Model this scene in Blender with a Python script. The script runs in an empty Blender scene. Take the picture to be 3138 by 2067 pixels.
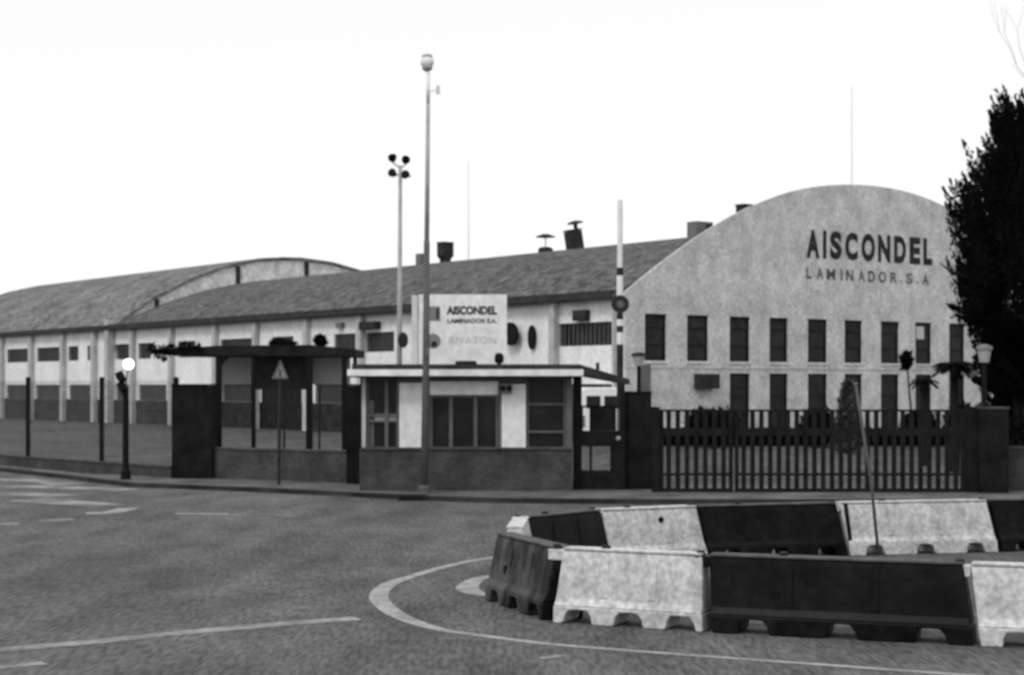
import bpy, bmesh, math, random
import numpy as np
from mathutils import Vector, Matrix
R = math.radians
sc = bpy.context.scene
# ------------------------------------------------------------------ camera
F, CX, HZ, HC = 4040.0, 1190.0, 896.0, 2.6      # focal length and horizon of the photograph, eye height
cam_d = bpy.data.cameras.new('camera'); cam = bpy.data.objects.new('camera', cam_d)
sc.collection.objects.link(cam); sc.camera = cam
cam.location = (0, 0, HC); cam.rotation_euler = (R(90), 0, 0)
cam_d.sensor_width = 36; cam_d.lens = F/2380*36
cam_d.shift_y = (HZ-784)/2380
cam_d.clip_start = .2; cam_d.clip_end = 3000
cam_d.dof.use_dof = True; cam_d.dof.focus_distance = 3.2; cam_d.dof.aperture_fstop = 10.5
# ------------------------------------------------------------------ sky and sun
SUN_EL, SUN_AZ = 48, 215      # azimuth: clockwise from +Y; behind the camera, to the left
w = bpy.data.worlds.new('World'); sc.world = w; w.use_nodes = True
nt = w.node_tree; bg = nt.nodes['Background']
sky = nt.nodes.new('ShaderNodeTexSky'); sky.sky_type = 'NISHITA'; sky.sun_disc = False
sky.sun_elevation = R(SUN_EL); sky.sun_rotation = R(SUN_AZ)
sky.air_density = 1.0; sky.dust_density = 1.0; sky.ozone_density = 1.0
bw = nt.nodes.new('ShaderNodeRGBToBW')
nt.links.new(sky.outputs[0], bw.inputs[0])
cl = nt.nodes.new('ShaderNodeMix'); cl.data_type = 'RGBA'; cl.inputs[0].default_value = .85     # thin white overcast over the clear sky
cl.inputs[7].default_value = (7.1, 7.1, 7.1, 1); nt.links.new(bw.outputs[0], cl.inputs[6]); nt.links.new(cl.outputs[2], bg.inputs[0])
bg.inputs[1].default_value = .15
sd = bpy.data.lights.new('sun', 'SUN'); sun = bpy.data.objects.new('sun', sd); sc.collection.objects.link(sun)
sd.energy = 1.25; sd.angle = R(14); sd.color = (1, 1, 1)
dv = Vector((math.sin(R(SUN_AZ))*math.cos(R(SUN_EL)), math.cos(R(SUN_AZ))*math.cos(R(SUN_EL)), math.sin(R(SUN_EL))))
sun.rotation_euler = dv.to_track_quat('Z', 'Y').to_euler()
vs = sc.view_settings; vs.view_transform = 'Standard'; vs.look = 'None'; vs.gamma = 1; vs.exposure = 0.0; vs.use_curve_mapping = False

# ------------------------------------------------------------------ helpers
def at(u, v, Y):
    return Vector(((u-CX)/F*Y, Y, HC+(HZ-v)/F*Y))
def gr(u, v, z=0.0):
    Y = (HC-z)*F/(v-HZ); return Vector(((u-CX)/F*Y, Y, z))
def X(u, Y): return (u-CX)/F*Y
def Z(v, Y): return HC+(HZ-v)/F*Y

def mat(name, a, b=None, scale=4., rough=.8, stretch=(1,1,1), fine=0., bump=0., bscale=30., spec=.3, world=False, lo=.35, hi=.65, detail=6., grain=0., gscale=20., gstretch=(1,1,1)):
    m = bpy.data.materials.new(name); m.use_nodes = True
    t = m.node_tree; p = t.nodes['Principled BSDF']
    p.inputs['Roughness'].default_value = rough; p.inputs['Specular IOR Level'].default_value = spec
    if b is None: b = a*1.15
    tc = t.nodes.new('ShaderNodeTexCoord'); mp = t.nodes.new('ShaderNodeMapping')
    if world:
        g = t.nodes.new('ShaderNodeNewGeometry'); t.links.new(g.outputs['Position'], mp.inputs[0])
    else: t.links.new(tc.outputs['Object'], mp.inputs[0])
    mp.inputs['Scale'].default_value = stretch
    n = t.nodes.new('ShaderNodeTexNoise'); n.inputs['Scale'].default_value = scale; n.inputs['Detail'].default_value = detail; n.inputs['Roughness'].default_value = .62
    t.links.new(mp.outputs[0], n.inputs[0])
    r = t.nodes.new('ShaderNodeValToRGB'); r.color_ramp.elements[0].position = lo; r.color_ramp.elements[1].position = hi
    r.color_ramp.elements[0].color = (a, a, a, 1); r.color_ramp.elements[1].color = (b, b, b, 1)
    t.links.new(n.outputs[0], r.inputs[0]); out = r.outputs[0]
    if fine:
        n2 = t.nodes.new('ShaderNodeTexNoise'); n2.inputs['Scale'].default_value = bscale; n2.inputs['Detail'].default_value = 3
        t.links.new(mp.outputs[0], n2.inputs[0])
        mr = t.nodes.new('ShaderNodeMapRange'); mr.inputs[1].default_value = .3; mr.inputs[2].default_value = .7
        mr.inputs[3].default_value = 1-fine; mr.inputs[4].default_value = 1+fine
        t.links.new(n2.outputs[0], mr.inputs[0])
        mx = t.nodes.new('ShaderNodeMix'); mx.data_type = 'RGBA'; mx.blend_type = 'MULTIPLY'; mx.inputs[0].default_value = 1
        t.links.new(out, mx.inputs[6]); t.links.new(mr.outputs[0], mx.inputs[7]); out = mx.outputs[2]
    if grain:      # coarse aggregate speckle
        m3 = t.nodes.new('ShaderNodeMapping'); m3.inputs['Scale'].default_value = gstretch
        t.links.new(mp.inputs[0].links[0].from_socket, m3.inputs[0])
        n4 = t.nodes.new('ShaderNodeTexNoise'); n4.inputs['Scale'].default_value = gscale; n4.inputs['Detail'].default_value = 1.5
        t.links.new(m3.outputs[0], n4.inputs[0])
        mr2 = t.nodes.new('ShaderNodeMapRange'); mr2.inputs[1].default_value = .32; mr2.inputs[2].default_value = .68
        mr2.inputs[3].default_value = 1-grain; mr2.inputs[4].default_value = 1+grain; t.links.new(n4.outputs[0], mr2.inputs[0])
        mx2 = t.nodes.new('ShaderNodeMix'); mx2.data_type = 'RGBA'; mx2.blend_type = 'MULTIPLY'; mx2.inputs[0].default_value = 1
        t.links.new(out, mx2.inputs[6]); t.links.new(mr2.outputs[0], mx2.inputs[7]); out = mx2.outputs[2]
    t.links.new(out, p.inputs['Base Color'])
    if bump:
        n3 = t.nodes.new('ShaderNodeTexNoise'); n3.inputs['Scale'].default_value = bscale
        t.links.new(mp.outputs[0], n3.inputs[0])
        bn = t.nodes.new('ShaderNodeBump'); bn.inputs['Strength'].default_value = bump; bn.inputs['Distance'].default_value = .02
        t.links.new(n3.outputs[0], bn.inputs['Height']); t.links.new(bn.outputs[0], p.inputs['Normal'])
    return m

def brick_mat(name, c1, c2, mortar, rot=0.):
    m = mat(name, c1, c2, 1.6, .95, spec=.08)
    t = m.node_tree; p = t.nodes['Principled BSDF']
    src = p.inputs['Base Color'].links[0].from_socket
    br = t.nodes.new('ShaderNodeTexBrick'); br.inputs['Scale'].default_value = 4.2
    br.inputs['Color1'].default_value = (1,1,1,1); br.inputs['Color2'].default_value = (.72,.72,.72,1)
    k = mortar/c2; br.inputs['Mortar'].default_value = (k,k,k,1); br.inputs['Mortar Size'].default_value = .02
    tc = t.nodes.new('ShaderNodeTexCoord'); mp = t.nodes.new('ShaderNodeMapping'); mp.inputs['Rotation'].default_value = (R(90), 0, 0)
    t.links.new(tc.outputs['Object'], mp.inputs[0]); t.links.new(mp.outputs[0], br.inputs[0])
    mx = t.nodes.new('ShaderNodeMix'); mx.data_type = 'RGBA'; mx.blend_type = 'MULTIPLY'; mx.inputs[0].default_value = 1
    t.links.new(src, mx.inputs[6]); t.links.new(br.outputs[0], mx.inputs[7]); t.links.new(mx.outputs[2], p.inputs['Base Color'])
    return m

M = {}
M['asphalt'] = mat('asphalt', .066, .130, 1.2, .9, stretch=(1,.3,1), fine=.24, bscale=.2, world=True, lo=.34, hi=.68, detail=5., spec=.15, grain=.36, gscale=20, gstretch=(1,.16,1))
M['yard'] = mat('yard_concrete', .05, .085, .8, .9, stretch=(1,.4,1), fine=.25, bscale=.14, grain=.4, gscale=6, gstretch=(1,.12,1), spec=.15, world=True, detail=8)
M['pave'] = mat('pavement_slabs', .06, .16, .7, .9, fine=.25, bscale=5, spec=.15, world=True)
M['kerb'] = mat('kerb_stone', .014, .05, .8, .9, spec=.1)
M['white_wall'] = mat('white_render', .68, .84, .8, .9, stretch=(1,1,.6), fine=.05, bscale=6, detail=8, grain=.10, gscale=5)
M['gable_wall'] = mat('stained_render', .43, .65, .9, .9, stretch=(1,1,.8), fine=.10, bscale=2.4, detail=10, lo=.34, hi=.66, grain=.20, gscale=6.5)
M['pilaster'] = mat('grey_render', .36, .50, 1.5, .9)
M['dado'] = mat('dark_dado_paint', .014, .04, 1.5, .9, spec=.1)
M['roof'] = mat('fibre_cement_roof', .075, .125, .8, .95, stretch=(1,1,1), fine=.12, bscale=1.6, detail=10, spec=.05, grain=.4, gscale=3.2)
M['roof2'] = mat('weathered_roof', .11, .20, .5, .95, stretch=(1,1,1), fine=.15, bscale=1.3, detail=10, spec=.05, grain=.4, gscale=2.4)
M['gutter'] = mat('gutter_metal', .030, .055, 2, spec=.1)
M['glass'] = mat('dark_window_glass', .006, .02, 1.2, .3, spec=.2)
M['bars'] = mat('window_bar_metal', .09, .14, 3)
M['frame'] = mat('grey_window_frame', .09, .13, 3)
M['black'] = mat('black_metal', .005, .010, 5, .6, spec=.1)
M['gate'] = mat('gate_paint', .006, .016, 4, .7, spec=.1)
M['brick'] = brick_mat('dark_brick', .007, .020, .024)
M['brick2'] = brick_mat('grey_brick', .045, .085, .09)
M['cap'] = mat('concrete_cap', .05, .09, 4, spec=.1)
M['paint'] = mat('road_paint', .20, .38, 3, .8, fine=.25, bscale=14, world=True)
M['worn'] = mat('worn_road_paint', .08, .30, 1.1, .85, fine=.3, bscale=10, world=True, lo=.35, hi=.62)
M['plw'] = mat('white_plastic', .34, .54, 3.2, .6, fine=.12, bscale=9, grain=.22, gscale=16, bump=.1, spec=.4, lo=.3, hi=.6)
M['pld'] = mat('dark_plastic', .004, .011, 2.2, .35, fine=.3, bscale=9, spec=.06)
M['plm'] = mat('scuffed_plastic', .006, .13, 2.4, .5, stretch=(1,1,.5), fine=.3, bscale=9, lo=.44, hi=.80, spec=.1)
M['galv'] = mat('galvanised_steel', .30, .42, 2, .5)
M['grey_steel'] = mat('grey_steel_pole', .08, .12, 2, .7, spec=.1)
M['light_grey'] = mat('pale_panel', .55, .68, 2, .6)
M['white'] = mat('white_paint', .72, .82, 2, .5)
M['sign'] = mat('sign_face', .16, .22, 3, .6)
M['letter'] = mat('dark_letter_paint', .02, .045, 3, .9, spec=.1)
M['letter_faded'] = mat('faded_letter_paint', .05, .18, 1.2, .9, spec=.1)
M['letter_pale'] = mat('pale_letter_paint', .40, .62, 4, .8)
M['bark'] = mat('bark', .01, .02, 8, .9, spec=.1)
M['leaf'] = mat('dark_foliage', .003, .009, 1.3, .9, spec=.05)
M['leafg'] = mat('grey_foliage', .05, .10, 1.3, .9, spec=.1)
M['shed'] = mat('shed_metal', .008, .022, 2, .8, spec=.1)
M['panelgrey'] = mat('frosted_panel', .42, .52, 2, .6)
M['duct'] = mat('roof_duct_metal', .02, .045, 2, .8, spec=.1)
M['ductl'] = mat('grey_duct_metal', .12, .18, 2, .6)
M['lens'] = mat('lantern_glass', .30, .38, 4, .4)
def emit(name, s):
    m = bpy.data.materials.new(name); m.use_nodes = True; p = m.node_tree.nodes['Principled BSDF']
    p.inputs['Base Color'].default_value = (.8,.8,.8,1); p.inputs['Emission Color'].default_value = (1,1,1,1); p.inputs['Emission Strength'].default_value = s
    return m
M['blind'] = mat('drawn_blind', .024, .046, 2, .9, spec=.05)
M['twig'] = mat('pale_bare_bark', .10, .18, 6, .9, spec=.1)
M['top_sheen'] = mat('sky_sheen_plastic', .05, .12, 5, .8, spec=.2)  # paler colour stands in for sky reflected on the dark barrier tops
M['sign2'] = mat('dull_pole_steel', .07, .11, 2, .8, spec=.1)
M['midpanel'] = mat('dull_ribbed_panel', .05, .08, 3, .8, spec=.1)
M['pale_gable'] = mat('pale_panel_render', .50, .78, 1.2, .9, spec=.1, grain=.2, gscale=3)
M['lamp_on'] = emit('lit_globe', 3.0)

class MB:
    def __init__(s): s.v = []; s.f = []; s.M = Matrix.Identity(4)
    def add(s, vs, fs):
        n = len(s.v); s.v += [tuple(s.M @ Vector(v)) for v in vs]; s.f += [tuple(i+n for i in f) for f in fs]; return s
    def box(s, x0, x1, y0, y1, z0, z1):
        return s.add([(x,y,z) for z in (z0,z1) for y in (y0,y1) for x in (x0,x1)],
              [(0,2,3,1),(4,5,7,6),(0,1,5,4),(2,6,7,3),(0,4,6,2),(1,3,7,5)])
    def prism(s, poly, d, axis):      # poly in the two other axes, extruded d=(a,b) along axis
        n = len(poly); vs = []
        for e in d:
            for p in poly:
                vs.append({'x': (e,p[0],p[1]), 'y': (p[0],e,p[1]), 'z': (p[0],p[1],e)}[axis])
        fs = [tuple(range(n))[::-1], tuple(range(n,2*n))] + [(i,(i+1)%n,n+(i+1)%n,n+i) for i in range(n)]
        return s.add(vs, fs)
    def tube(s, pts, rad, n=10, cap=True):
        pts = [Vector(p) for p in pts]
        if not hasattr(rad, '__len__'): rad = [rad]*len(pts)
        vs = []
        for i, p in enumerate(pts):
            d = (pts[min(i+1,len(pts)-1)]-pts[max(i-1,0)]).normalized()
            a = d.cross(Vector((0,0,1)) if abs(d.z) < .9 else Vector((1,0,0))).normalized(); b = d.cross(a)
            for k in range(n):
                t = 2*math.pi*k/n; vs.append(p+(a*math.cos(t)+b*math.sin(t))*rad[i])
        fs = [(i*n+k, i*n+(k+1)%n, (i+1)*n+(k+1)%n, (i+1)*n+k) for i in range(len(pts)-1) for k in range(n)]
        if cap: fs += [tuple(range(n))[::-1], tuple(range((len(pts)-1)*n, len(pts)*n))]
        return s.add(vs, fs)
    def lathe(s, c, prof, n=16, axis='z'):
        c = Vector(c); vs = []
        for r, h in prof:
            for k in range(n):
                t = 2*math.pi*k/n; a, b = r*math.cos(t), r*math.sin(t)
                vs.append(c+Vector({'z':(a,b,h),'y':(a,h,b),'x':(h,a,b)}[axis]))
        m = len(prof)
        fs = [(i*n+k, i*n+(k+1)%n, (i+1)*n+(k+1)%n, (i+1)*n+k) for i in range(m-1) for k in range(n)]
        fs += [tuple(range(n))[::-1], tuple(range((m-1)*n, m*n))]
        return s.add(vs, fs)
    def build(s, name, m, parent=None, smooth=False, bevel=0, label=None):
        me = bpy.data.meshes.new(name); me.from_pydata(s.v, [], s.f)
        b = bmesh.new(); b.from_mesh(me); bmesh.ops.recalc_face_normals(b, faces=b.faces); b.to_mesh(me); b.free()
        me.materials.append(m)
        if smooth: me.shade_smooth()
        o = bpy.data.objects.new(name, me); sc.collection.objects.link(o)
        if parent: o.parent = parent
        if bevel:
            bv = o.modifiers.new('bevel', 'BEVEL'); bv.width = bevel; bv.segments = 2
        if label: o['label'] = label
        return o
def mbox(*a): return MB().box(*a)
def tag(o, label=None, cat=None, group=None, kind=None):
    if label: o['label'] = label
    if cat: o['category'] = cat
    if group: o['group'] = group
    if kind: o['kind'] = kind
    return o
def thing(name, label, cat, loc=(0,0,0), rz=0, group=None):
    o = bpy.data.objects.new(name, None); sc.collection.objects.link(o); o.empty_display_size = .3
    o.location = loc; o.rotation_euler = (0,0,rz); return tag(o, label, cat, group)
def copy_tree(o, parent=None):
    c = o.copy(); sc.collection.objects.link(c); c.parent = parent
    for ch in list(o.children): copy_tree(ch, c)
    return c
def text(body, name, m, parent, x0, x1, z0, z1, y, bold=.02, depth=.02):   # lettering in the xz plane of the parent
    cu = bpy.data.curves.new(name or 'glyph', 'FONT'); cu.body = body; cu.offset = bold; cu.extrude = 0
    o = bpy.data.objects.new('tmp', cu); sc.collection.objects.link(o)
    dg = bpy.context.evaluated_depsgraph_get(); me0 = bpy.data.meshes.new_from_object(o.evaluated_get(dg))
    bpy.data.objects.remove(o)
    v = np.array([tuple(q.co) for q in me0.vertices]); fs = [tuple(p.vertices) for p in me0.polygons]
    mn, mx = v.min(0), v.max(0)
    k = v.copy(); k[:,0] = x0+(v[:,0]-mn[0])/(mx[0]-mn[0])*(x1-x0); k[:,1] = y; k[:,2] = z0+(v[:,1]-mn[1])/(mx[1]-mn[1])*(z1-z0)
    b = MB(); b.add([tuple(q) for q in k], fs)
    ret = (b.v, b.f)
    if name is None: return ret
    return b.build(name, m, parent)
def wall_holes(a0, a1, z0, z1, holes, d0, d1, axis):   # flat wall with rectangular openings and reveals; d0 front, d1 back
    xs = sorted({a0, a1, *[h[0] for h in holes], *[h[1] for h in holes]}); xs = [x for x in xs if a0 <= x <= a1]
    zs = sorted({z0, z1, *[h[2] for h in holes], *[h[3] for h in holes]}); zs = [z for z in zs if z0 <= z <= z1]
    b = MB()
    P = (lambda a, d, z: (a, d, z)) if axis == 'x' else (lambda a, d, z: (d, a, z))
    def solid(i, j):
        if i < 0 or j < 0 or i >= len(xs)-1 or j >= len(zs)-1: return False
        cx, cz = (xs[i]+xs[i+1])/2, (zs[j]+zs[j+1])/2
        return not any(h[0] < cx < h[1] and h[2] < cz < h[3] for h in holes)
    for i in range(len(xs)-1):
        for j in range(len(zs)-1):
            if not solid(i, j): continue
            q = [(xs[i],zs[j]),(xs[i+1],zs[j]),(xs[i+1],zs[j+1]),(xs[i],zs[j+1])]
            for d in (d0, d1): b.add([P(a,d,z) for a, z in q], [(0,1,2,3)])
            for k, (di, dj) in enumerate(((0,-1),(1,0),(0,1),(-1,0))):
                if not solid(i+di, j+dj):
                    (a,z), (a2,z2) = q[k], q[(k+1)%4]
                    b.add([P(a,d0,z),P(a2,d0,z2),P(a2,d1,z2),P(a,d1,z)], [(0,1,2,3)])
    return b

# ================================================================== GROUND
tag(mbox(-700, 700, -60, 1500, -.4, 0).build('road', M['asphalt']), kind='structure')
# kerb line (front edge of the pavement)
KL = [(-260,1072),(0,1095),(150,1112),(300,1131),(450,1137),(600,1143),(800,1153),(940,1161),(1080,1166),(1200,1169),(1510,1171),(1900,1172),(2400,1170),(2900,1165)]
kp = [gr(u, v) for u, v in KL]
def offs(ps, d):
    out = []
    for i, p in enumerate(ps):
        t = (ps[min(i+1,len(ps)-1)]-ps[max(i-1,0)]).normalized(); out.append(Vector((p.x-t.y*d, p.y+t.x*d, p.z)))
    return out
def band(p0, p1, z0, z1):
    b = MB(); n = len(p0)
    for i in range(n-1):
        a, c, d, e = p0[i], p0[i+1], p1[i+1], p1[i]
        b.add([(a.x,a.y,z1),(c.x,c.y,z1),(d.x,d.y,z1),(e.x,e.y,z1)], [(0,1,2,3)])
        b.add([(a.x,a.y,z0),(c.x,c.y,z0),(c.x,c.y,z1),(a.x,a.y,z1)], [(0,1,2,3)])
        b.add([(e.x,e.y,z0),(d.x,d.y,z0),(d.x,d.y,z1),(e.x,e.y,z1)], [(0,1,2,3)])
    return b
k1 = offs(kp, .16)
tag(band(kp, k1, -.05, .11).build('kerb', M['kerb']), kind='structure')
k2 = [Vector((p.x, max(p.y+1.2, 44.2 if p.x > -6 else 46.5+(-6-p.x)*.42), 0)) for p in k1]
tag(band(k1, k2, -.05, .095).build('pavement', M['pave']), kind='structure')
yb = MB(); yl = [(p.x, p.y) for p in k2]; yl = [(-90, yl[0][1]+20)] + yl + [(90, 44.2), (90, 260), (-200, 260)]
yb.add([(x, y, .03) for x, y in yl], [tuple(range(len(yl)))]); tag(yb.build('yard', M['yard']), kind='structure')

# road markings
def stripe(pix, wid, m, label, cat='road marking', closed=False, z=.004, group=None, stepy=0):
    pts = [gr(u, v) for u, v in pix]
    if len(pts) > 2:    # Catmull-Rom smoothing
        q = []
        P = [pts[0]]+pts+[pts[-1]]
        W = [wid[0]]+list(wid)+[wid[-1]] if hasattr(wid, '__len__') else [wid]*len(P); ww = []
        for i in range(1, len(P)-2):
            for k in range(6):
                t = k/6; a, b_, c, d = P[i-1:i+3]
                q.append(.5*((2*b_)+(c-a)*t+(2*a-5*b_+4*c-d)*t*t+(3*b_-a-3*c+d)*t**3)); ww.append(W[i]*(1-t)+W[i+1]*t)
        q.append(pts[-1]); ww.append(W[-1]); pts = q
    else: ww = [wid]*len(pts)
    b = MB(); L = []; Rr = []
    for i, p in enumerate(pts):
        t = (pts[min(i+1,len(pts)-1)]-pts[max(i-1,0)]).normalized(); n = Vector((-t.y, t.x, 0))*ww[i]/2
        L.append(p+n); Rr.append(p-n)
    for i in range(len(pts)-1):
        b.add([(q.x,q.y,z) for q in (L[i],L[i+1],Rr[i+1],Rr[i])], [(0,1,2,3)])
    o = b.build('road_marking', m); tag(o, kind='structure'); return o
stripe([(1180,1291),(1110,1300),(1035,1316),(965,1336),(905,1357),(880,1384),(900,1412),(945,1438),(1020,1461),(1140,1479),(1290,1497),(1450,1510),(1650,1525),(1900,1543),(2130,1560),(2420,1582)],
       [.13,.14,.15,.17,.22,.24,.24,.21,.16,.13,.12,.12,.12,.12,.12,.12], M['paint'], '')
stripe([(1180,1334),(1115,1343),(1086,1366),(1120,1380),(1180,1385)], [.16,.22,.3,.25,.16], M['paint'], '')
stripe([(-160,1526),(0,1510),(200,1492),(410,1471),(620,1452),(830,1436)], .3, M['worn'], '')
stripe([(-150,1222),(44,1216)], .22, M['paint'], ''); stripe([(92,1210),(172,1206)], .22, M['paint'], '')
stripe([(408,1193),(530,1194)], .26, M['paint'], ''); stripe([(540,1195),(690,1199)], .2, M['worn'], '')
for a in ([(-200,1110),(60,1115),(160,1125)], [(-200,1128),(120,1131),(300,1139)], [(-200,1146),(60,1148),(150,1152)], [(60,1160),(170,1168),(250,1174)]):
    stripe(a, 1.0, M['worn'], '')
stripe([(200,1192),(255,1190),(300,1180)], .42, M['paint'], '')
stripe([(-60,1554),(40,1546),(105,1540)], .22, M['worn'], '')
stripe([(1255,1530),(1310,1522)], .12, M['worn'], '')

q = gr(957,1163); o = thing('storm_drain', 'dark kerb inlet of a storm drain in front of the gatehouse', 'drain', (q.x,q.y+.05,0))
mbox(-.32,.32,-.07,.10,.01,.14).build('inlet_frame', M['kerb'], o); mbox(-.26,.26,-.08,-.071,.02,.11).build('opening', M['black'], o); mbox(-.34,.34,.102,.4,.08,.15).build('cover', M['pave'], o)
# ================================================================== FACTORY HALLS
n1 = math.hypot(3000, F); DL = Vector((-3000/n1, F/n1)); n2 = math.hypot(5460, F); DR = Vector((5460/n2, F/n2))
C0 = Vector(((1453-CX)/F*77, 77.0)); ANG = math.atan2(DR.y, DR.x)
def onl(u, d, C=C0):
    k = (u-CX)/F; return (k*C.y-C.x)/(d.x-k*d.y)
def T(u): return onl(u, DL)
def S(u): return onl(u, DR)
def zs(u, v): return Z(v, (C0+S(u)*DR).y)
def zt(u, v): return Z(v, (C0+T(u)*DL).y)
WID = 32.4
_ps = [(0,6.75),(1.77,7.93),(3.93,9.22),(6.13,10.37),(8,11.13),(10.2,11.86),(12,12.24),(14,12.48),(16.2,12.57),(18.4,12.47),(20.8,12.1),(22.8,11.5),(25,10.6),(27.5,9.4),(30,8.1),(32.4,6.75)]
PR = [(q, float(np.interp(q, [p[0] for p in _ps], [p[1] for p in _ps]))) for q in np.linspace(0, WID, 61)]
for _ in range(3): PR = [PR[0]]+[(PR[i][0], (PR[i-1][1]+2*PR[i][1]+PR[i+1][1])/4) for i in range(1, 60)]+[PR[-1]]
def arc_prof(zap, ze=6.86, n=24):   # flatter roof arc
    return [(s, ze+(zap-ze)*(1-abs((s-16.2)/16.2)**2.1)) for s in [WID*i/n for i in range(n+1)]]
def vault(prof, t0, t1, th, ov=.45, seg=1):
    pr = list(prof); pr = [(pr[0][0]-ov, pr[0][1]-ov*.5)]+pr+[(pr[-1][0]+ov, pr[-1][1]-ov*.5)]
    poly = pr+[(s, z-th) for s, z in pr[::-1]]; b = MB(); n = len(pr)
    for e in (t0, t1):
        for i in range(n-1):
            (a, z), (c, y) = pr[i], pr[i+1]; b.add([(a,e,z),(c,e,y),(c,e,y-th),(a,e,z-th)], [(0,1,2,3)])
    for i in range(n-1):
        (a, z), (c, y) = pr[i], pr[i+1]
        b.add([(a,t0,z),(c,t0,y),(c,t1,y),(a,t1,z)], [(0,1,2,3)]); b.add([(a,t0,z-th),(c,t0,y-th),(c,t1,y-th),(a,t1,z-th)], [(0,1,2,3)])
    for i in (0, n-1):
        a, z = pr[i]; b.add([(a,t0,z),(a,t1,z),(a,t1,z-th),(a,t0,z-th)], [(0,1,2,3)])
    return b
hall = thing('factory_hall', 'long white factory hall with a stained arched gable wall lettered AISCONDEL', 'factory', (C0.x, C0.y, 0), ANG)
rear = thing('factory_hall', 'taller vaulted hall at the far left end of the factory, behind the lettered one', 'factory', (C0.x+54.9*DL.x, C0.y+54.9*DL.y, 0), ANG)
# --- gable wall, windows in two rows
WL = [S(u) for u in (1498.7,1597,1696,1788.5,1877.7,1963,2047.5,2127.7,2206)]; WR = [S(u) for u in (1549,1646.6,1743,1831.5,1922.7,2004,2089.6,2165,2242.5)]
for _ in range(3): WL.append(WL[-1]+2.56); WR.append(WR[-1]+2.56)
uz0, uz1 = zs(1523,838), zs(1523,729); lz0, lz1 = .5, zs(1716,867)
gh = []; wins = []
for i in range(12):
    a, a2 = WL[i], WR[i]; gh.append((a, a2, uz0, uz1)); wins.append(gh[-1])
    if i >= 2: gh.append((a, a2, lz0, lz1)); wins.append(gh[-1])
gw = wall_holes(0, WID, 0, 6.75, gh, 0, .32, 'x')
arc = [(s, z) for s, z in PR]
for e in (0, .12):
    b0 = [(s, e, z) for s, z in arc]; gw.add(b0, [tuple(range(len(b0)))])
for i in range(len(arc)-1):
    gw.add([(arc[i][0],0,arc[i][1]),(arc[i+1][0],0,arc[i+1][1]),(arc[i+1][0],.12,arc[i+1][1]),(arc[i][0],.12,arc[i][1])], [(0,1,2,3)])
gw.build('gable_wall', M['gable_wall'], hall)
cop = MB()
for i in range(len(arc)-1):
    (a,z),(c,y) = arc[i], arc[i+1]
    cop.add([(a,-.05,z+.003),(c,-.05,y+.003),(c,.38,y+.003),(a,.38,z+.003),(a,-.05,z+.07),(c,-.05,y+.07),(c,.38,y+.07),(a,.38,z+.07)], [(0,1,2,3),(4,5,6,7),(0,1,5,4),(3,2,6,7)])

random.seed(4)
for i, (a, c, z0, z1) in enumerate(wins):
    fr = mbox(a, c, .07, .11, z0, z0+.06); fr.box(a, c, .07, .11, z1-.06, z1)
    fr.box(a, a+.06, .071, .109, z0+.06, z1-.06); fr.box(c-.06, c, .071, .109, z0+.06, z1-.06)
    hs = [.34, .72] if z0 > 2 else [.6]
    for h in hs: fr.box(a+.06, c-.06, .072, .108, z0+(z1-z0)*h-.03, z0+(z1-z0)*h+.03)
    w_ = fr.build('window', M['shed'], hall)
    mbox(a, c, .13, .16, z0, z1).build('pane', M['glass'], w_)
    if z0 > 2: mbox(a-.05, c+.05, -.06, .0-.002, z0-.12, z0-.04).build('sill', M['gable_wall'], w_)
    if z0 > 2: mbox(a+.08, c-.08, .115, .125, z1-(z1-z0)*random.choice((.28,.66,.66,.3)), z1-.07).build('blind', M['blind'], w_)
sc_z = zs(1716, 853); mbox(0.05, WID-.05, -.03, -.003, sc_z-.07, sc_z+.05).build('string_course', M['gable_wall'], hall)
# notice in the eighth upper window
i8 = WL[7]; mbox(i8+.12, i8+.72, .05, .065, uz1-.85, uz1-.2).build('notice', M['panelgrey'], hall)
# lettering on the gable
def letters(row, xs, zt_, zb_, m, bold, name):
    for ch, (a, c) in zip(row, xs):
        s0, s1 = S(a*.15935+1820.4), S(c*.15935+1820.4)
        v, f = text(ch, None, m, None, s0, s1, zb_, zb_+.2 if ch == '.' else zt_, -.012, bold)
        b = MB(); b.v, b.f = v, f; b.build('full_stop' if ch == '.' else name, m, hall)
za, zb = zs(1884,533), zs(1875,598.5)
letters('AISCONDEL', [(335,530),(577,630),(680,852),(900,1085),(1140,1337),(1380,1560),(1615,1790),(1840,2000),(2040,2172)], za, zb, M['letter'], .055, 'letter')
za, zb = zs(1876,621), zs(1876,647.5)
letters('LAMINADOR.S.A', [(335,410),(485,585),(630,760),(835,862),(915,1020),(1090,1190),(1235,1335),(1390,1500),(1560,1665),(1705,1725),(1790,1885),(1945,1965),(2025,2120)], za, zb, M['letter_faded'], .03, 'letter')
# air conditioner on the gable
s0 = S(1612); ac = mbox(s0, s0+1.2, -.5, -.01, zs(1612,903), zs(1612,868)); ac.build('air_conditioner', M['duct'], hall, bevel=.04)
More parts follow.
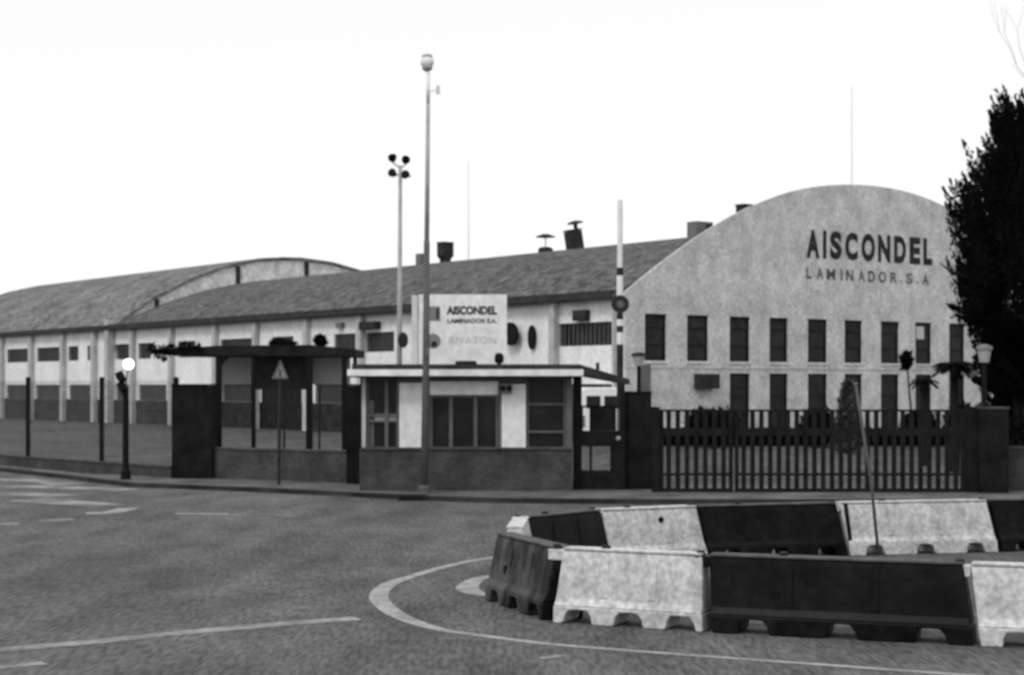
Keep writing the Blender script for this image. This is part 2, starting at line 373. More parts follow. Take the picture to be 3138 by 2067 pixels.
# --- side wall
TEND = 54.9
PT = [0, 4.7, 10.7, 16.3, 21.8, 27.7, 33.8, 39.1, 45.4, 51.4]; PT2 = [57.7, 63.4, 69.7, 76.0, 82.4, 88.6, 95]
upw = [(T(1432),T(1298)),(T(915),T(848)),(T(825),T(775)),(T(680),T(630)),(T(592),T(510)),(T(452),T(412)),(T(348),T(318)),(T(297),T(247))]
upw = [tuple(sorted(x)) for x in upw]
upw2 = [(T(213),T(202)),(T(182),T(158)),(T(140),T(85)),(T(65),T(15)),(77,81.6)]
upw2 = [tuple(sorted(x)) for x in upw2]
low = [tuple(sorted(x)) for x in [(T(1432),T(1298)),(T(915),T(852)),(T(800),T(730)),(T(592),T(512)),(T(480),T(410)),(T(384),T(320)),(T(297),T(240))]]
low2 = [tuple(sorted(x)) for x in [(T(212),T(160)),(T(140),T(82)),(T(62),T(14)),(77,81.6)]]
zu0, zu1, zl0, zl1 = 4.42, 5.48, 1.622, 2.68
def side(parent, t0, t1, ups, lows, off, door=None):
    hs = [(a-off, b-off, zu0, zu1) for a, b in ups]+[(a-off, b-off, zl0, zl1) for a, b in lows]
    dh = [(door[0]-off, door[1]-off, 0, door[2])] if door else []
    wall_holes(t0-off, t1-off, 1.62, 6.75, [h for h in hs]+[(d[0],d[1],d[2],min(d[3],6)) for d in dh], 0, .3, 'y').build('side_wall', M['white_wall'], parent)
    wall_holes(t0-off, t1-off, 0, 1.62, dh, -.03, .3, 'y').build('dado', M['dado'], parent)
    for a, b, z0, z1 in hs:
        fr = MB(); n = max(3, int((b-a)/.32))
        for k in range(n+1):
            y = a+.03+(b-a-.06)*k/n; fr.box(.08, .12, y-.025, y+.025, z0, z1)
        w_ = fr.build('window', M['bars'], parent)
        mbox(.2, .24, a, b, z0, z1).build('pane', M['glass'], w_)
    return hs
side(hall, .33, TEND, upw, low, 0, (T(700), T(604), 4.55))
side(rear, TEND, 98, upw2, low2, TEND)
for t in PT: mbox(-.34, -.035, t+.03 if t else .4, t+.03+.40 if t else .52, 0, 6.42).build('pilaster', M['pilaster'], hall)
for t in PT2: mbox(-.34, -.035, t-TEND, t-TEND+.55, 0, 6.42).build('pilaster', M['pilaster'], rear)
mbox(-.5,-.04, .0, .55, 0, 7.2).build('pilaster', M['pilaster'], rear)
# tall sliding door in the side wall
ta, tb = sorted((T(700), T(604)))
dr = MB(); n = 8
for k in range(n): dr.box(.06, .11+.02*(k%2), ta+(tb-ta)*k/n, ta+(tb-ta)*(k+1)/n-.02, .02, 4.55)
dr.build('sliding_door', M['shed'], hall)
mbox(-.62, -.04, .34, TEND-.03, 6.50, 6.83).build('gutter', M['gutter'], hall)
mbox(-.62, -.04, .02, 98-TEND, 6.52, 6.80).build('gutter', M['gutter'], rear)
# wall fittings between board and corner
tv = T(1197); MB().lathe((-.12, 0, 0), [(.6,0),(.62,.1),(.5,.14)], 20, 'x')
b = MB(); b.M = Matrix.Translation((-.45, T(1199), zt(1199,776))) @ Matrix.Rotation(R(18), 4, 'X') @ Matrix.Diagonal((.4, .95, .86, 1))
b.lathe((0,0,0), [(.60,0),(.64,.15),(.64,.42)], 24, 'x'); b.build('vent_opening', M['black'], hall, smooth=False)
b = MB(); b.M = Matrix.Translation((-.2, T(1241), zt(1241,784))) @ Matrix.Diagonal((.7, .46, 1.0, 1))
b.lathe((0,0,0), [(.56,0),(.58,.15)], 24, 'x'); b.build('vent_slot', M['black'], hall)
mbox(-.35, -.005, T(1372), T(1343), 5.55, 6.05).build('air_conditioner', M['duct'], hall, bevel=.03)
mbox(-.4, -.005, T(885), T(846), 5.65, 6.05).build('air_conditioner', M['duct'], hall, bevel=.03)
mbox(-.1, -.005, T(1445), T(1435), zt(1440,862), zt(1440,842)).build('junction_box', M['duct'], hall, bevel=.03)
mbox(-.25, -.005, T(800), T(787), 5.8, 6.1).build('junction_box', M['ductl'], hall)
# --- roofs
RP = arc_prof(10.62); rr = vault(RP, .33, TEND-.02, .2, .5)
rr.build('roof', M['roof'], hall)
P2 = [(0,6.9),(2.75,8.75),(6.07,10.4),(8.5,11.3),(11.3,11.95),(13.2,12.12),(14.9,12.16),(17.5,11.95),(20.15,11.4),(23,10.6),(26,9.6),(29,8.3),(32.4,6.9)]
vault(P2, -.15, 98-TEND, .2, .5).build('roof', M['roof2'], rear)
g2 = MB()
for e in (0, .25):
    pl = [(0,e,5)]+[(s,e,z-.22) for s, z in P2]+[(32.4,e,5)]; g2.add(pl, [tuple(range(len(pl)))])
g2.build('gable_wall', M['pale_gable'], rear)
for s, hh in ((3.2,1.5),(9.6,2.8),(15.3,3.2)):
    zt_ = np.interp(s, [p[0] for p in P2], [p[1] for p in P2])-.25
    mbox(s-.16, s+.16, -.12, -.003, zt_-hh*.55, zt_).build('mullion', M['duct'], rear)
# --- roof vents (things that stand on the roofs)
def rooftop(u, s, t_guess=None):  # a point on the hall roof at offset s seen in column u
    k = (u-CX)/F; P = C0+DR*s; t = (k*P.y-P.x)/(DL.x-k*DL.y); q = P+DL*t
    return Vector((q.x, q.y, np.interp(s, [p[0] for p in RP], [p[1] for p in RP])))
g = 'ventilators along the roof ridge'
def vent_box(u, v0, v1, uw0, uw1, label, m, s=14.5, kind='box', neck=True):
    p = rooftop(u, s); Y = p.y; o = thing('roof_ventilator', label, 'roof ventilator', (p.x, p.y, p.z-.05), ANG, g)
    h = Z(v0, Y)-p.z; wd = (uw1-uw0)/F*Y/1.35
    if kind == 'box':
        if neck:
            MB().prism([(-wd*.25,0),(wd*.25,0),(wd*.25,h*.25),(wd*.5,h*.4),(wd*.5,h),(-wd*.5,h*1.0),(-wd*.5,h*.4),(-wd*.25,h*.25)], (-wd*.4, wd*.4), 'y').build('housing', m, o)
        else: mbox(-wd*.5, wd*.5, -wd*.4, wd*.4, -.3, h*.98).build('housing', m, o)
        mbox(-wd*.53, wd*.53, -wd*.43, wd*.43, h*1.003, h*1.06).build('lid', m, o)
    return o, h, wd
vent_box(982, 590, 620, 965, 999, 'low square grey roof ventilator behind the tall lamp pole', M['ductl'], neck=False)
vent_box(1035, 564, 612, 1015, 1056, 'dark box ventilator on a narrow neck, just right of the tall lamp pole', M['duct'])
o, h, wd = vent_box(1338, 534, 582, 1314, 1362, 'largest dark ventilator on the ridge, with a small cap on its corner', M['duct'], neck=False)
o.rotation_euler = (R(0), R(-9), ANG-R(20))
b = MB(); b.lathe((wd*.25, 0, h*1.06), [(.12,0),(.12,.28),(.5,.32),(.42,.42),(.1,.5)], 14); b.build('cap', M['duct'], o)
p = rooftop(1268, 14.5); o = thing('roof_ventilator', 'mushroom ventilator with a wide thin disc above its stub, left of the largest one', 'roof ventilator', (p.x,p.y,p.z-.05), 0, g)
MB().lathe((0,0,0), [(.45,0),(.45,.35),(.3,.45)], 14).build('stub', M['duct'], o)
MB().tube([(0,0,.45),(0,0,1.05)], .04, 6).build('stem', M['light_grey'], o)
MB().lathe((0,0,0), [(.1,1.0),(.62,1.06),(.5,1.14),(.15,1.25)], 18).build('disc', M['duct'], o)
p = rooftop(1627, 15.5); o = thing('roof_ventilator', 'grey box ventilator peeping over the slope of the lettered gable', 'roof ventilator', (p.x,p.y,p.z-.2), ANG, g)
hh = Z(516, p.y)-p.z+.2; mbox(-.62, .62, -.4, .4, 0, hh).build('housing', M['ductl'], o, bevel=.03); mbox(.1,.5,-.41,-.402,hh*.3,hh*.9).build('louvre', M['duct'], o)
p = rooftop(1730, 16.2); o = thing('roof_ventilator', 'small dark box just showing above the gable near its crown', 'roof ventilator', (p.x,p.y,p.z-.2), ANG, g)
hh = Z(478, p.y)-p.z+.2; mbox(-.35, .35, -.3, .3, 0, hh).build('housing', M['duct'], o); mbox(-.4,.4,-.35,.35,hh+.002,hh+.06).build('lid', M['duct'], o)
# skylight patch
p = rooftop(1268, 9.0); 
# thin masts on the roof
def mast(u, v, s, label, rad=.03):
    p = rooftop(u, s); o = thing('roof_mast', label, 'mast', (p.x,p.y,p.z-.1)); h = Z(v, p.y)-p.z
    MB().tube([(0,0,0),(0,0,h)], [rad*1.4, rad*.5], 8).build('mast_pole', M['light_grey'], o)
    MB().lathe((0,0,.0), [(.15,0),(.12,.12)], 10).build('mast_foot', M['ductl'], o); return o
mast(1089, 372, 14, 'thin pale mast on the roof, right of the lamp pole')
q = C0+DR*S(2022)+DL*1.2; o = thing('roof_mast', 'thin pale mast rising from the crown of the lettered gable', 'mast', (q.x,q.y,10.4)); hh = Z(200, q.y)-10.4
MB().tube([(0,0,0),(0,0,hh)], [.035,.014], 8).build('mast_pole', M['light_grey'], o); MB().lathe((0,0,0), [(.15,0),(.12,.2)], 10).build('mast_foot', M['ductl'], o)

# ================================================================== GATEHOUSE
GY = 41.6
gx0, gx1 = X(836, GY), X(1330, GY)
gate_h = thing('gatehouse', 'low flat-roofed gatehouse with white wall panels between dark windows', 'gatehouse', ((gx0+gx1)/2, GY, 0))
ox = (gx0+gx1)/2
def gl(u): return X(u, GY)-ox
def gz(v): return Z(v, GY)
ztop = gz(874)
mbox(gl(836), gl(1330), -.06, 4.2, 0, gz(1044)).build('base_wall', M['brick2'], gate_h)
mbox(gl(838), gl(1328), -.10, .05, gz(1044)+.002, gz(1044)+.05).build('sill', M['cap'], gate_h)
bz = gz(1044)+.052
mbox(gl(928), gl(983), 0, .2, bz, gz(889)).build('wall_panel', M['white_wall'], gate_h)
mbox(gl(1166), gl(1222), 0, .2, bz, gz(892)).build('wall_panel', M['white_wall'], gate_h)
mbox(gl(928), gl(1222), .03, .2, gz(889)+.003, ztop).build('lintel', M['frame'], gate_h)
mbox(gl(999), gl(1158), .01, .2, gz(917), gz(886)).build('wall_panel', M['white_wall'], gate_h, label='white band above the three-paned window')
mbox(gl(983)+.002, gl(999)-.002, .02, .2, bz, gz(889)).build('post', M['frame'], gate_h)
mbox(gl(1158)+.002, gl(1166)-.002, .02, .2, bz, gz(889)).build('post', M['frame'], gate_h)
mbox(gl(1316), gl(1330), 0, .2, bz, ztop).build('post', M['frame'], gate_h)
mbox(gl(841), gl(850), 0, .15, bz, ztop).build('post', M['pilaster'], gate_h)
def gwin(a, c, v0, v1, mull, rails, mf=M['frame']):
    z0, z1 = gz(v1), gz(v0); fr = MB()
    fr.box(a, c, .06, .12, z0, z0+.05); fr.box(a, c, .06, .12, z1-.05, z1); fr.box(a, a+.05, .061, .119, z0+.05, z1-.05); fr.box(c-.05, c, .061, .119, z0+.05, z1-.05)
    for m_ in mull: fr.box(m_-.045, m_+.045, .055, .118, z0+.05, z1-.05)
    for r_ in rails: fr.box(a+.05, c-.05, .062, .117, gz(r_)-.025, gz(r_)+.025)
    o = fr.build('window', mf, gate_h); mbox(a, c, .14, .16, z0, z1).build('pane', M['glass'], o); return o
gwin(gl(1000), gl(1157), 918, 1043, [gl(1048), gl(1105)], [])
gwin(gl(1224), gl(1315), 875, 1043, [], [939, 1003])
o = gwin(gl(852), gl(926), 875, 1043, [gl(898)], [965, 978])
mbox(gl(856), gl(868), .125, .135, bz+.02, gz(930)).build('curtain', M['frame'], o)
mbox(gl(870), gl(922), .125, .135, gz(976), gz(962)).build('curtain', M['panelgrey'], o)
mbox(gl(836), gl(1330), 3.9, 4.1, bz, ztop).build('rear_wall', M['pilaster'], gate_h)
mbox(gl(836), gl(836)+.12, .16, 3.88, bz, ztop-.003).build('side_wall', M['glass'], gate_h)
mbox(gl(1330)-.12, gl(1330), .205, 3.88, bz, ztop-.003).build('side_wall', M['dado'], gate_h)
RY = 41.05
rx0, rx1 = X(807, RY)-ox, X(1356, RY)-ox
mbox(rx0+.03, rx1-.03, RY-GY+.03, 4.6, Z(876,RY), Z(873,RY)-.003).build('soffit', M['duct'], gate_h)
mbox(rx0, rx1, RY-GY, 4.6, Z(873,RY), Z(858,RY)).build('roof', M['white_wall'], gate_h)
mbox(rx0+.1, rx1-.12, RY-GY+.12, 4.5, Z(858,RY)+.003, Z(846,RY)).build('roof_edging', M['duct'], gate_h)
b = mbox(gl(1162), gl(1190), -.2, -.004, gz(914), gz(890)); b.build('wall_lamp', M['ductl'], gate_h, bevel=.03)
b = MB(); b.lathe((gl(1169),-.2,gz(902)), [(.07,0),(.07,-.03)], 12, 'y'); b.lathe((gl(1184),-.2,gz(902)), [(.07,0),(.07,-.03)], 12, 'y'); b.build('lamp_lens', M['black'], gate_h)
o = thing('siren', 'small black siren lamp on the front edge of the gatehouse roof', 'siren', (X(1160,41.5), 41.5, Z(846,41.2)))
MB().tube([(0,0,-.12),(0,0,.04)], .05, 10).build('bracket', M['duct'], o); MB().lathe((0,0,0), [(.09,.03),(.11,.08),(.11,.2),(.07,.27)], 14).build('siren_head', M['black'], o, smooth=True)
o = mbox(X(1060,43)-0, X(1108,43), 42.4, 43.2, Z(846,41.2)-.05, Z(838,42.4)).build('roof_hatch', M['duct'], bevel=.03)
tag(o, 'low dark hatch on the gatehouse roof under the name board', 'roof hatch')

# name board on the gatehouse roof
BY = 44.3
brd = thing('name_board', 'white company name board standing on the gatehouse roof', 'sign board', (X(1070,BY), BY, Z(846,41.2)))
bz0 = Z(846,41.2)
def bx(u): return X(u, BY)-X(1070, BY)
def bzz(v): return Z(v, BY)-bz0
mbox(bx(973), bx(1178), 0, .06, bzz(846), bzz(684)).build('panel', M['white_wall'], brd)
mbox(bx(957), bx(970), .02, .16, bzz(850), bzz(686)).build('post', M['light_grey'], brd)
mbox(bx(1168), bx(1176), .07, .2, -.02, bzz(700)).build('post', M['galv'], brd)
text('AISCONDEL', 'lettering', M['letter'], brd, bx(1038), bx(1155), bzz(731), bzz(711), -.008, .045)
text('LAMINADOR S.A.', 'lettering', M['letter_faded'], brd, bx(1040), bx(1155), bzz(751), bzz(740), -.008, .04)
text('RIVATON', 'lettering', M['letter_pale'], brd, bx(1044), bx(1154), bzz(799), bzz(782), -.008, .01)
o = mbox(bx(991), bx(1023), -.012, -.002, bzz(745), bzz(712)).build('emblem', M['sign'], brd); mbox(bx(1014), bx(1020), -.02, -.013, bzz(741), bzz(716)).build('emblem_bar', M['letter'], o)
b = MB(); b.lathe((bx(1007), -.002, bzz(792)), [((17)/F*BY,0),((17)/F*BY,-.012)], 24, 'y'); o = b.build('emblem', M['sign'], brd)
b = MB(); b.lathe((bx(1009), -.015, bzz(799)), [((7)/F*BY,0),((7)/F*BY,-.008)], 16, 'y'); b.build('emblem_dot', M['letter'], o)

# ================================================================== FENCE LINE, PIERS, GATES
# sloping canopy over the pedestrian gate
CY = 42.3
cn = thing('canopy', 'dark sloping canopy over the pedestrian gate beside the gatehouse', 'canopy', (X(1400,CY), CY, 0))
a0, a1 = X(1345,CY)-X(1400,CY), X(1463,CY)-X(1400,CY)
b = MB().prism([(a0,Z(872,CY)),(a1,Z(893,CY)),(a1,Z(881,CY)),(X(1400,CY)-X(1400,CY),Z(862,CY)),(a0,Z(846,CY))], (-.1, 1.6), 'y'); b.build('canopy_roof', M['duct'], cn)
MB().tube([(X(1390,CY)-X(1400,CY), .2, Z(868,CY)), (X(1390,CY)-X(1400,CY), .2, Z(842,CY))], .045, 10).build('vent_pipe', M['duct'], cn)
def pier(u0, u1, Y, vtop, label, m=M['brick'], cap=M['cap'], depth=.6, g='brick piers of the factory fence', vb=None):
    o = thing('brick_pier', label, 'brick pier', (X((u0+u1)/2,Y), Y, 0), 0, g); hw = (u1-u0)/2/F*Y; zt_ = Z(vtop, Y)
    mbox(-hw, hw, 0, depth, 0, zt_-.05).build('shaft', m, o); mbox(-hw-.02, hw+.02, -.02, depth+.02, zt_-.048, zt_).build('coping', cap, o); return o
pier(399, 492, 47.0, 892, 'wide dark brick pier, the tallest at the left', depth=.9, cap=M['brick'])
pier(806, 837, 44.6, 892, 'narrow dark brick pier against the left corner of the gatehouse', cap=M['brick'])
pier(1453, 1514, 42.1, 909, 'dark brick pier between pedestrian gate and main gate', cap=M['brick'])
pier(2277, 2345, 40.7, 945, 'brick pier at the right end of the main gate, under the dark conifer')
def lantern(u, Y, z0, zc0, zc1, zg, wpx, label, mg, gpx):
    o = thing('lantern', label, 'lantern', (X(u,Y), Y+.3, z0), 0, 'lanterns on the gate piers'); k = (Y+.3)/F
    MB().tube([(0,0,0),(0,0,zg-z0)], .05, 10).build('stem', M['black'], o)
    MB().lathe((0,0,zg-z0), [(wpx*.28*k,0),(wpx*.42*k,zc0-zg)], 8).build('glass', mg, o)
    MB().lathe((0,0,zc0-z0+.002), [(wpx*.5*k,0),(wpx*.48*k,(zc1-zc0)*.6),(.05,zc1-zc0)], 8).build('lid', gpx, o); return o
lantern(1487, 42.1, Z(909,42.1), Z(827,42.4), Z(818,42.4), Z(850,42.4), 36, 'dark-capped lantern on the pier left of the main gate', M['lens'], M['duct'])
lantern(2296, 40.7, Z(945,40.7), Z(812,41.0), Z(800,41.0), Z(842,41.0), 40, 'pale lantern on the right gate pier, against the conifer', M['lens'], M['sign'])
o = mbox(X(1489,44), X(1513,44), 44, 44.25, 0, Z(846,44)).build('meter_cabinet', M['frame'], bevel=.02); tag(o, 'tall narrow grey cabinet behind the pier left of the main gate', 'cabinet')
# low walls
def lowwall(pa, pb, h, label, m=M['brick2']):
    a, b_ = Vector(pa), Vector(pb); d = b_-a; o = thing('low_wall', label, 'wall', (a.x, a.y, 0), math.atan2(d.y, d.x), 'low walls under the fence'); L = d.length
    mbox(0, L, 0, .25, 0, h-.05).build('wall', m, o); mbox(-.0, L, -.03, .28, h-.048, h).build('coping', M['cap'], o); return o, L
lowwall((X(492,47.1)+.02, 47.2), (X(806,44.8)-.02, 44.9), .93, 'low grey wall between the two dark piers left of the gatehouse')
fa, fb = gr(-330, 1062), gr(399, 1118); fa = Vector((fa.x, fa.y+.6)); fb = Vector((fb.x-.02, 47.3))
lw, L = lowwall(fa, fb, .42, 'very low wall at the left edge carrying slim fence posts')
lowwall((X(2346,41.5)+.02, 41.5), (X(2346,41.5)+16, 42.5), 1.15, 'low grey wall right of the last gate pier')
# posts on the low wall
fn = thing('wire_fence', 'wire fence of slim dark posts on the very low left wall', 'fence', (0,0,0))
dirf = (fb-fa).normalized()
def onf(u):
    k = (u-CX)/F; t = (k*fa.y-fa.x)/(dirf.x-k*dirf.y); p = fa+dirf*t; return Vector((p.x-dirf.y*.12, p.y+dirf.x*.12))
pp = []
for u in (-290, -118, 57, 228, 400):
    q = onf(u); pp.append(q)
    ztp = Z(876, q.y); MB().tube([(q.x,q.y,.40),(q.x,q.y,ztp)], .075, 10).build('post', M['black'], fn)
wr = MB()
for hgt in (.9, 1.5, 2.1, 2.6): wr.tube([(q.x,q.y,hgt) for q in pp], .003, 5)
wr.build('wire', M['duct'], fn)
for qa, qb in zip(pp[:-1], pp[1:]):      # fine welded mesh between each pair of posts
    mw = MB(); L_ = (qb-qa).length; n = int(L_/.07); d_ = (qb-qa)/L_; ang = math.atan2(d_.y, d_.x)
    for k in range(1, n):
        mw.M = Matrix.Translation((qa.x+d_.x*L_*k/n, qa.y+d_.y*L_*k/n, 0)) @ Matrix.Rotation(ang, 4, 'Z'); mw.box(-.003,.003,-.003,.003,.46,2.75)
    mw.M = Matrix.Translation((qa.x, qa.y, 0)) @ Matrix.Rotation(ang, 4, 'Z')
    for k in range(16): mw.box(.08, L_-.08, -.004, -.0, .47+.15*k, .474+.15*k)
    mw.build('wire_mesh', M['ductl'], fn)
# main gate
GA, GB = X(1533,41), X(2242,41)
for li, (u0, u1) in enumerate(((1533,1703),(1708,2242))):
    gt = thing('gate_leaf', ['short left leaf of the dark barred main gate','long right leaf of the dark barred main gate'][li], 'gate', (X(u0,41), 41, 0), 0, 'leaves of the main gate')
    W_ = X(u1,41)-X(u0,41); zt_, zb_, zm = Z(951,41), .085, Z(1003,41)
    mbox(0, W_, -.03, .03, zb_, zb_+.10).build('rail', M['gate'], gt); mbox(0, W_, -.031, .031, zm-.09, zm+.09).build('rail', M['gate'], gt)
    mbox(0, W_, -.029, .029, zb_+.40, zb_+.46).build('rail', M['gate'], gt)
    mbox(0, W_, -.028, .028, zt_-.05, zt_).build('rail', M['gate'], gt)
    for x in (0, W_-.09): mbox(x, x+.09, -.045, .045, .05, zt_).build('stile', M['gate'], gt)
    n = int(round(W_/.205))
    for k in range(1, n):
        x = W_*k/n; z_ = MB(); z_.box(x-.054, x+.054, -.02, .02, zb_, zt_-.01)
        z_.build('bar', M['gate'], gt)
for u0, u1, l in ((1514,1533,'left'),(2244,2272,'right')):
    o = thing('gate_post', f'thick black steel post at the {l} end of the main gate', 'gate post', (X(u0,41), 41, 0), 0, 'steel posts of the main gate'); W_ = X(u1,41)-X(u0,41)
    mbox(.005, W_-.005, -.1, .1, 0, Z(948,41)).build('post', M['gate'], o); mbox(-.005, W_+.005, -.115, .115, Z(948,41)+.002, Z(945,41)).build('cap', M['gate'], o)
    for z in (.4, 1.5): pass
# pedestrian gate
pg = thing('pedestrian_gate', 'narrow dark steel pedestrian gate between gatehouse and brick pier', 'gate', (X(1348,42.0), 42.0, 0)); PW = X(1453,42.0)-X(1348,42.0)
def px(u): return X(u,42.0)-X(1348,42.0)
def pz(v): return Z(v,42.0)
f_ = mbox(px(1332), px(1352), -.06, .06, 0, pz(872)); f_.build('post', M['gate'], pg); mbox(px(1447), px(1453)-.01, -.05, .05, 0, pz(890)).build('post', M['gate'], pg)
mbox(px(1370), px(1432), -.02, .02, pz(1000), pz(944)).build('mesh_panel', M['gate'], pg)
mbox(px(1352), px(1447), -.03, .03, pz(1036), pz(1000)-.002).build('rail', M['gate'], pg)
mbox(px(1352), px(1447), -.03, .03, .08, pz(1092)).build('kick_plate', M['gate'], pg)
mbox(px(1370), px(1376), -.03, .03, pz(1092), pz(1036)).build('stile', M['gate'], pg); mbox(px(1418), px(1447), -.03, .03, pz(1092), pz(1036)).build('stile', M['gate'], pg)
mbox(px(1352)+.001, px(1355), -.03, .03, pz(1000), pz(944)).build('stile', M['gate'], pg); mbox(px(1440), px(1447), -.03, .03, pz(1000), pz(900)).build('stile', M['gate'], pg)
mbox(px(1352)+.001, px(1440), -.02, .02, pz(946), pz(942)).build('rail', M['gate'], pg)
b = MB(); b.lathe((px(1437), -.03, pz(1018)), [(.05,0),(.06,-.03),(.03,-.06)], 12, 'y'); b.build('knob', M['lens'], pg)

# raised entrance barrier
bo = thing('entrance_barrier', 'raised striped barrier boom with a round dark stop disc behind the brick pier', 'barrier', (X(1441,45.5), 45.5, 0)); BQ = 45.5
mbox(-.2, .2, -.2, .2, 0, 1.0).build('housing', M['ductl'], bo, bevel=.03)
z0, z1 = 1.05, Z(465,BQ); segs = [0,.40,.44,.60,.635,.72,.76,.835,.86,1]
edge = [Z(v,BQ) for v in (950,800,772,757,742,728,694,640,622,598,590)]+[Z(v,BQ) for v in (560,530,505,485,465)]
cols = ['d','w','d','w','d','w','w','d','w','w','w','w','w','w','w']
for i in range(len(edge)-1):
    MB().tube([(0,0,edge[i]),(0,0,edge[i+1]-.003)], .085 if i < 8 else .07, 12).build('boom_band', M['duct'] if cols[i] == 'd' else M['white'], bo)
MB().tube([(0,0,1.0),(0,0,edge[0])], .08, 12).build('boom_root', M['ductl'], bo)
MB().lathe((0,-.1,Z(707,BQ)), [(.225,0),(.235,-.015),(.225,-.03)], 28, 'y').build('stop_disc', M['duct'], bo)
MB().lathe((0,-.135,Z(707,BQ)), [(.10,0),(.10,-.004)], 20, 'y').build('disc_face', M['frame'], bo)

# ================================================================== MASTS AND SIGNS
# tall street lamp
LY = 40.4
sl = thing('street_lamp', 'tall pale lamp pole with a round lamp head, in front of the gatehouse', 'street lamp', (X(986,LY), LY, 0)); hh = Z(170,LY)
zm_ = Z(560,LY); MB().tube([(0,0,0),(.04,0,3.0),(.06,0,zm_)], [.095,.080,.068], 12).build('pole', M['grey_steel'], sl, smooth=True)
MB().tube([(.06,0,zm_+.002),(.09,0,Z(240,LY))], [.058,.045], 12).build('upper_pole', M['galv'], sl, smooth=True)  # coloured paler than the lower pole to imitate overexposure against the sky
MB().tube([(.09,0,Z(240,LY)+.002),(.09,0,hh)], [.045,.04], 12).build('pole_top', M['white'], sl, smooth=True)  # white colour imitates the pole washing out in the bright sky
b = MB(); r = .16
b.lathe((.07,0,Z(145,LY)), [(r*math.cos(R(a)), .16*math.sin(R(a))) for a in range(-80,81,20)], 18); b.build('globe', M['white'], sl, smooth=True)
MB().lathe((.07,0,Z(133,LY)), [(.13,0),(.11,.05),(.02,.075)], 18).build('lamp_hood', M['lens'], sl)
MB().lathe((.07,0,Z(162,LY)), [(.05,-.05),(.11,.0),(.13,.03)], 18).build('lamp_collar', M['lens'], sl)
mbox(.28,.36,-.05,.05,Z(218,LY),Z(200,LY)).build('sensor_box', M['light_grey'], sl); MB().tube([(.08,0,Z(214,LY)),(.28,0,Z(210,LY))], .015, 6).build('bracket', M['white'], sl)
MB().lathe((0,0,.0), [(.14,0),(.14,.25),(.09,.3)], 12).build('pole_base', M['grey_steel'], sl)
mbox(.05,.13,-.12,-.02,Z(828,LY),Z(808,LY)).build('junction_box', M['ductl'], sl)
# floodlight mast
FY = 58.0
fl = thing('floodlight_mast', 'slim grey mast with four black floodlights, behind the gatehouse', 'floodlight mast', (X(927,FY), FY, 0)); top = Z(385,FY)
MB().tube([(0,0,0),(.05,0,top)], [.11,.06], 12).build('pole', M['galv'], fl, smooth=True)
MB().tube([(-.33,0,Z(405,FY)),(.4,0,Z(410,FY))], .03, 8).build('crossbar', M['galv'], fl); MB().tube([(-.2,0,Z(378,FY)),(.05,0,top-.1),(.24,0,Z(382,FY))], .025, 8).build('crossbar', M['galv'], fl)
for u, v, rz_, rx_ in ((914,366,-20,25),(942,370,20,25),(914,404,-25,-15),(941,408,20,-15)):
    b = MB(); b.M = Matrix.Translation((X(u,FY)-X(927,FY), -.05, Z(v,FY))) @ Matrix.Rotation(R(rz_),4,'Z') @ Matrix.Rotation(R(rx_),4,'X')
    b.lathe((0,0,0), [(.05,.14),(.10,.07),(.14,-.07),(.145,-.11)], 14, 'y'); b.build('floodlight', M['black'], fl)
b = MB(); b.M = Matrix.Translation((X(938,FY)-X(927,FY), -.1, Z(790,FY))) @ Matrix.Rotation(R(55),4,'Z')
b.lathe((0,0,0), [(.26,0),(.26,.03)], 22, 'y'); b.build('round_plate', M['duct'], fl)
# warning sign
WY = 44.0
ws = thing('warning_sign', 'triangular warning sign on a slim pole on the pavement', 'road sign', (X(648,WY), WY, 0))
MB().tube([(0,0,.1),(.03,0,Z(838,WY))], .042, 10).build('pole', M['duct'], ws)
tri = [(X(632,WY)-X(648,WY), Z(880,WY)),(X(671,WY)-X(648,WY), Z(880,WY)),(X(653,WY)-X(648,WY), Z(836,WY))]
MB().prism(tri, (-.06,-.05), 'y').build('plate', M['sign'], ws)
c_ = np.mean(tri, 0); ring = MB()
t2 = [tuple(c_+(np.array(t)-c_)*.62) for t in tri]
for i in range(3):
    a, b2, c2, d2 = tri[i], tri[(i+1)%3], t2[(i+1)%3], t2[i]; ring.add([(a[0],-.066,a[1]),(b2[0],-.066,b2[1]),(c2[0],-.066,c2[1]),(d2[0],-.066,d2[1])], [(0,1,2,3)])
ring.build('border', M['frame'], ws); mbox(c_[0]-.018, c_[0]+.018, -.07, -.062, c_[1]-.10, c_[1]+.08).build('symbol', M['black'], ws)
# traffic signal with lit globe
TY = 46.6
ts = thing('traffic_signal', 'black signal post with tilted lamp heads and a bright lit globe on top', 'traffic signal', (X(292,TY), TY, 0))
MB().tube([(0,0,0),(.0,0,Z(905,TY))], [.09,.075], 12).build('post', M['black'], ts); MB().lathe((0,0,0), [(.15,0),(.13,.3),(.09,.4)], 12).build('foot', M['black'], ts)
for u, v, a in ((282,876,-28),(286,899,-30)):
    b = MB(); b.M = Matrix.Translation((X(u,TY)-X(292,TY), -.05, Z(v,TY))) @ Matrix.Rotation(R(a),4,'Y'); b.box(-.09,.09,-.1,.1,-.15,.15)
    b.lathe((0,-.1,.0), [(.075,0),(.085,-.12)], 12, 'y'); b.build('signal_head', M['black'], ts)
MB().tube([(0,0,Z(905,TY)),(.06,0,Z(858,TY))], .025, 8).build('arm', M['ductl'], ts)
r = .145; MB().lathe((X(299,TY)-X(292,TY),0,Z(846,TY)), [(r*math.cos(R(a)), r*math.sin(R(a))) for a in range(-85,86,17)], 18).build('globe', M['lamp_on'], ts, smooth=True)

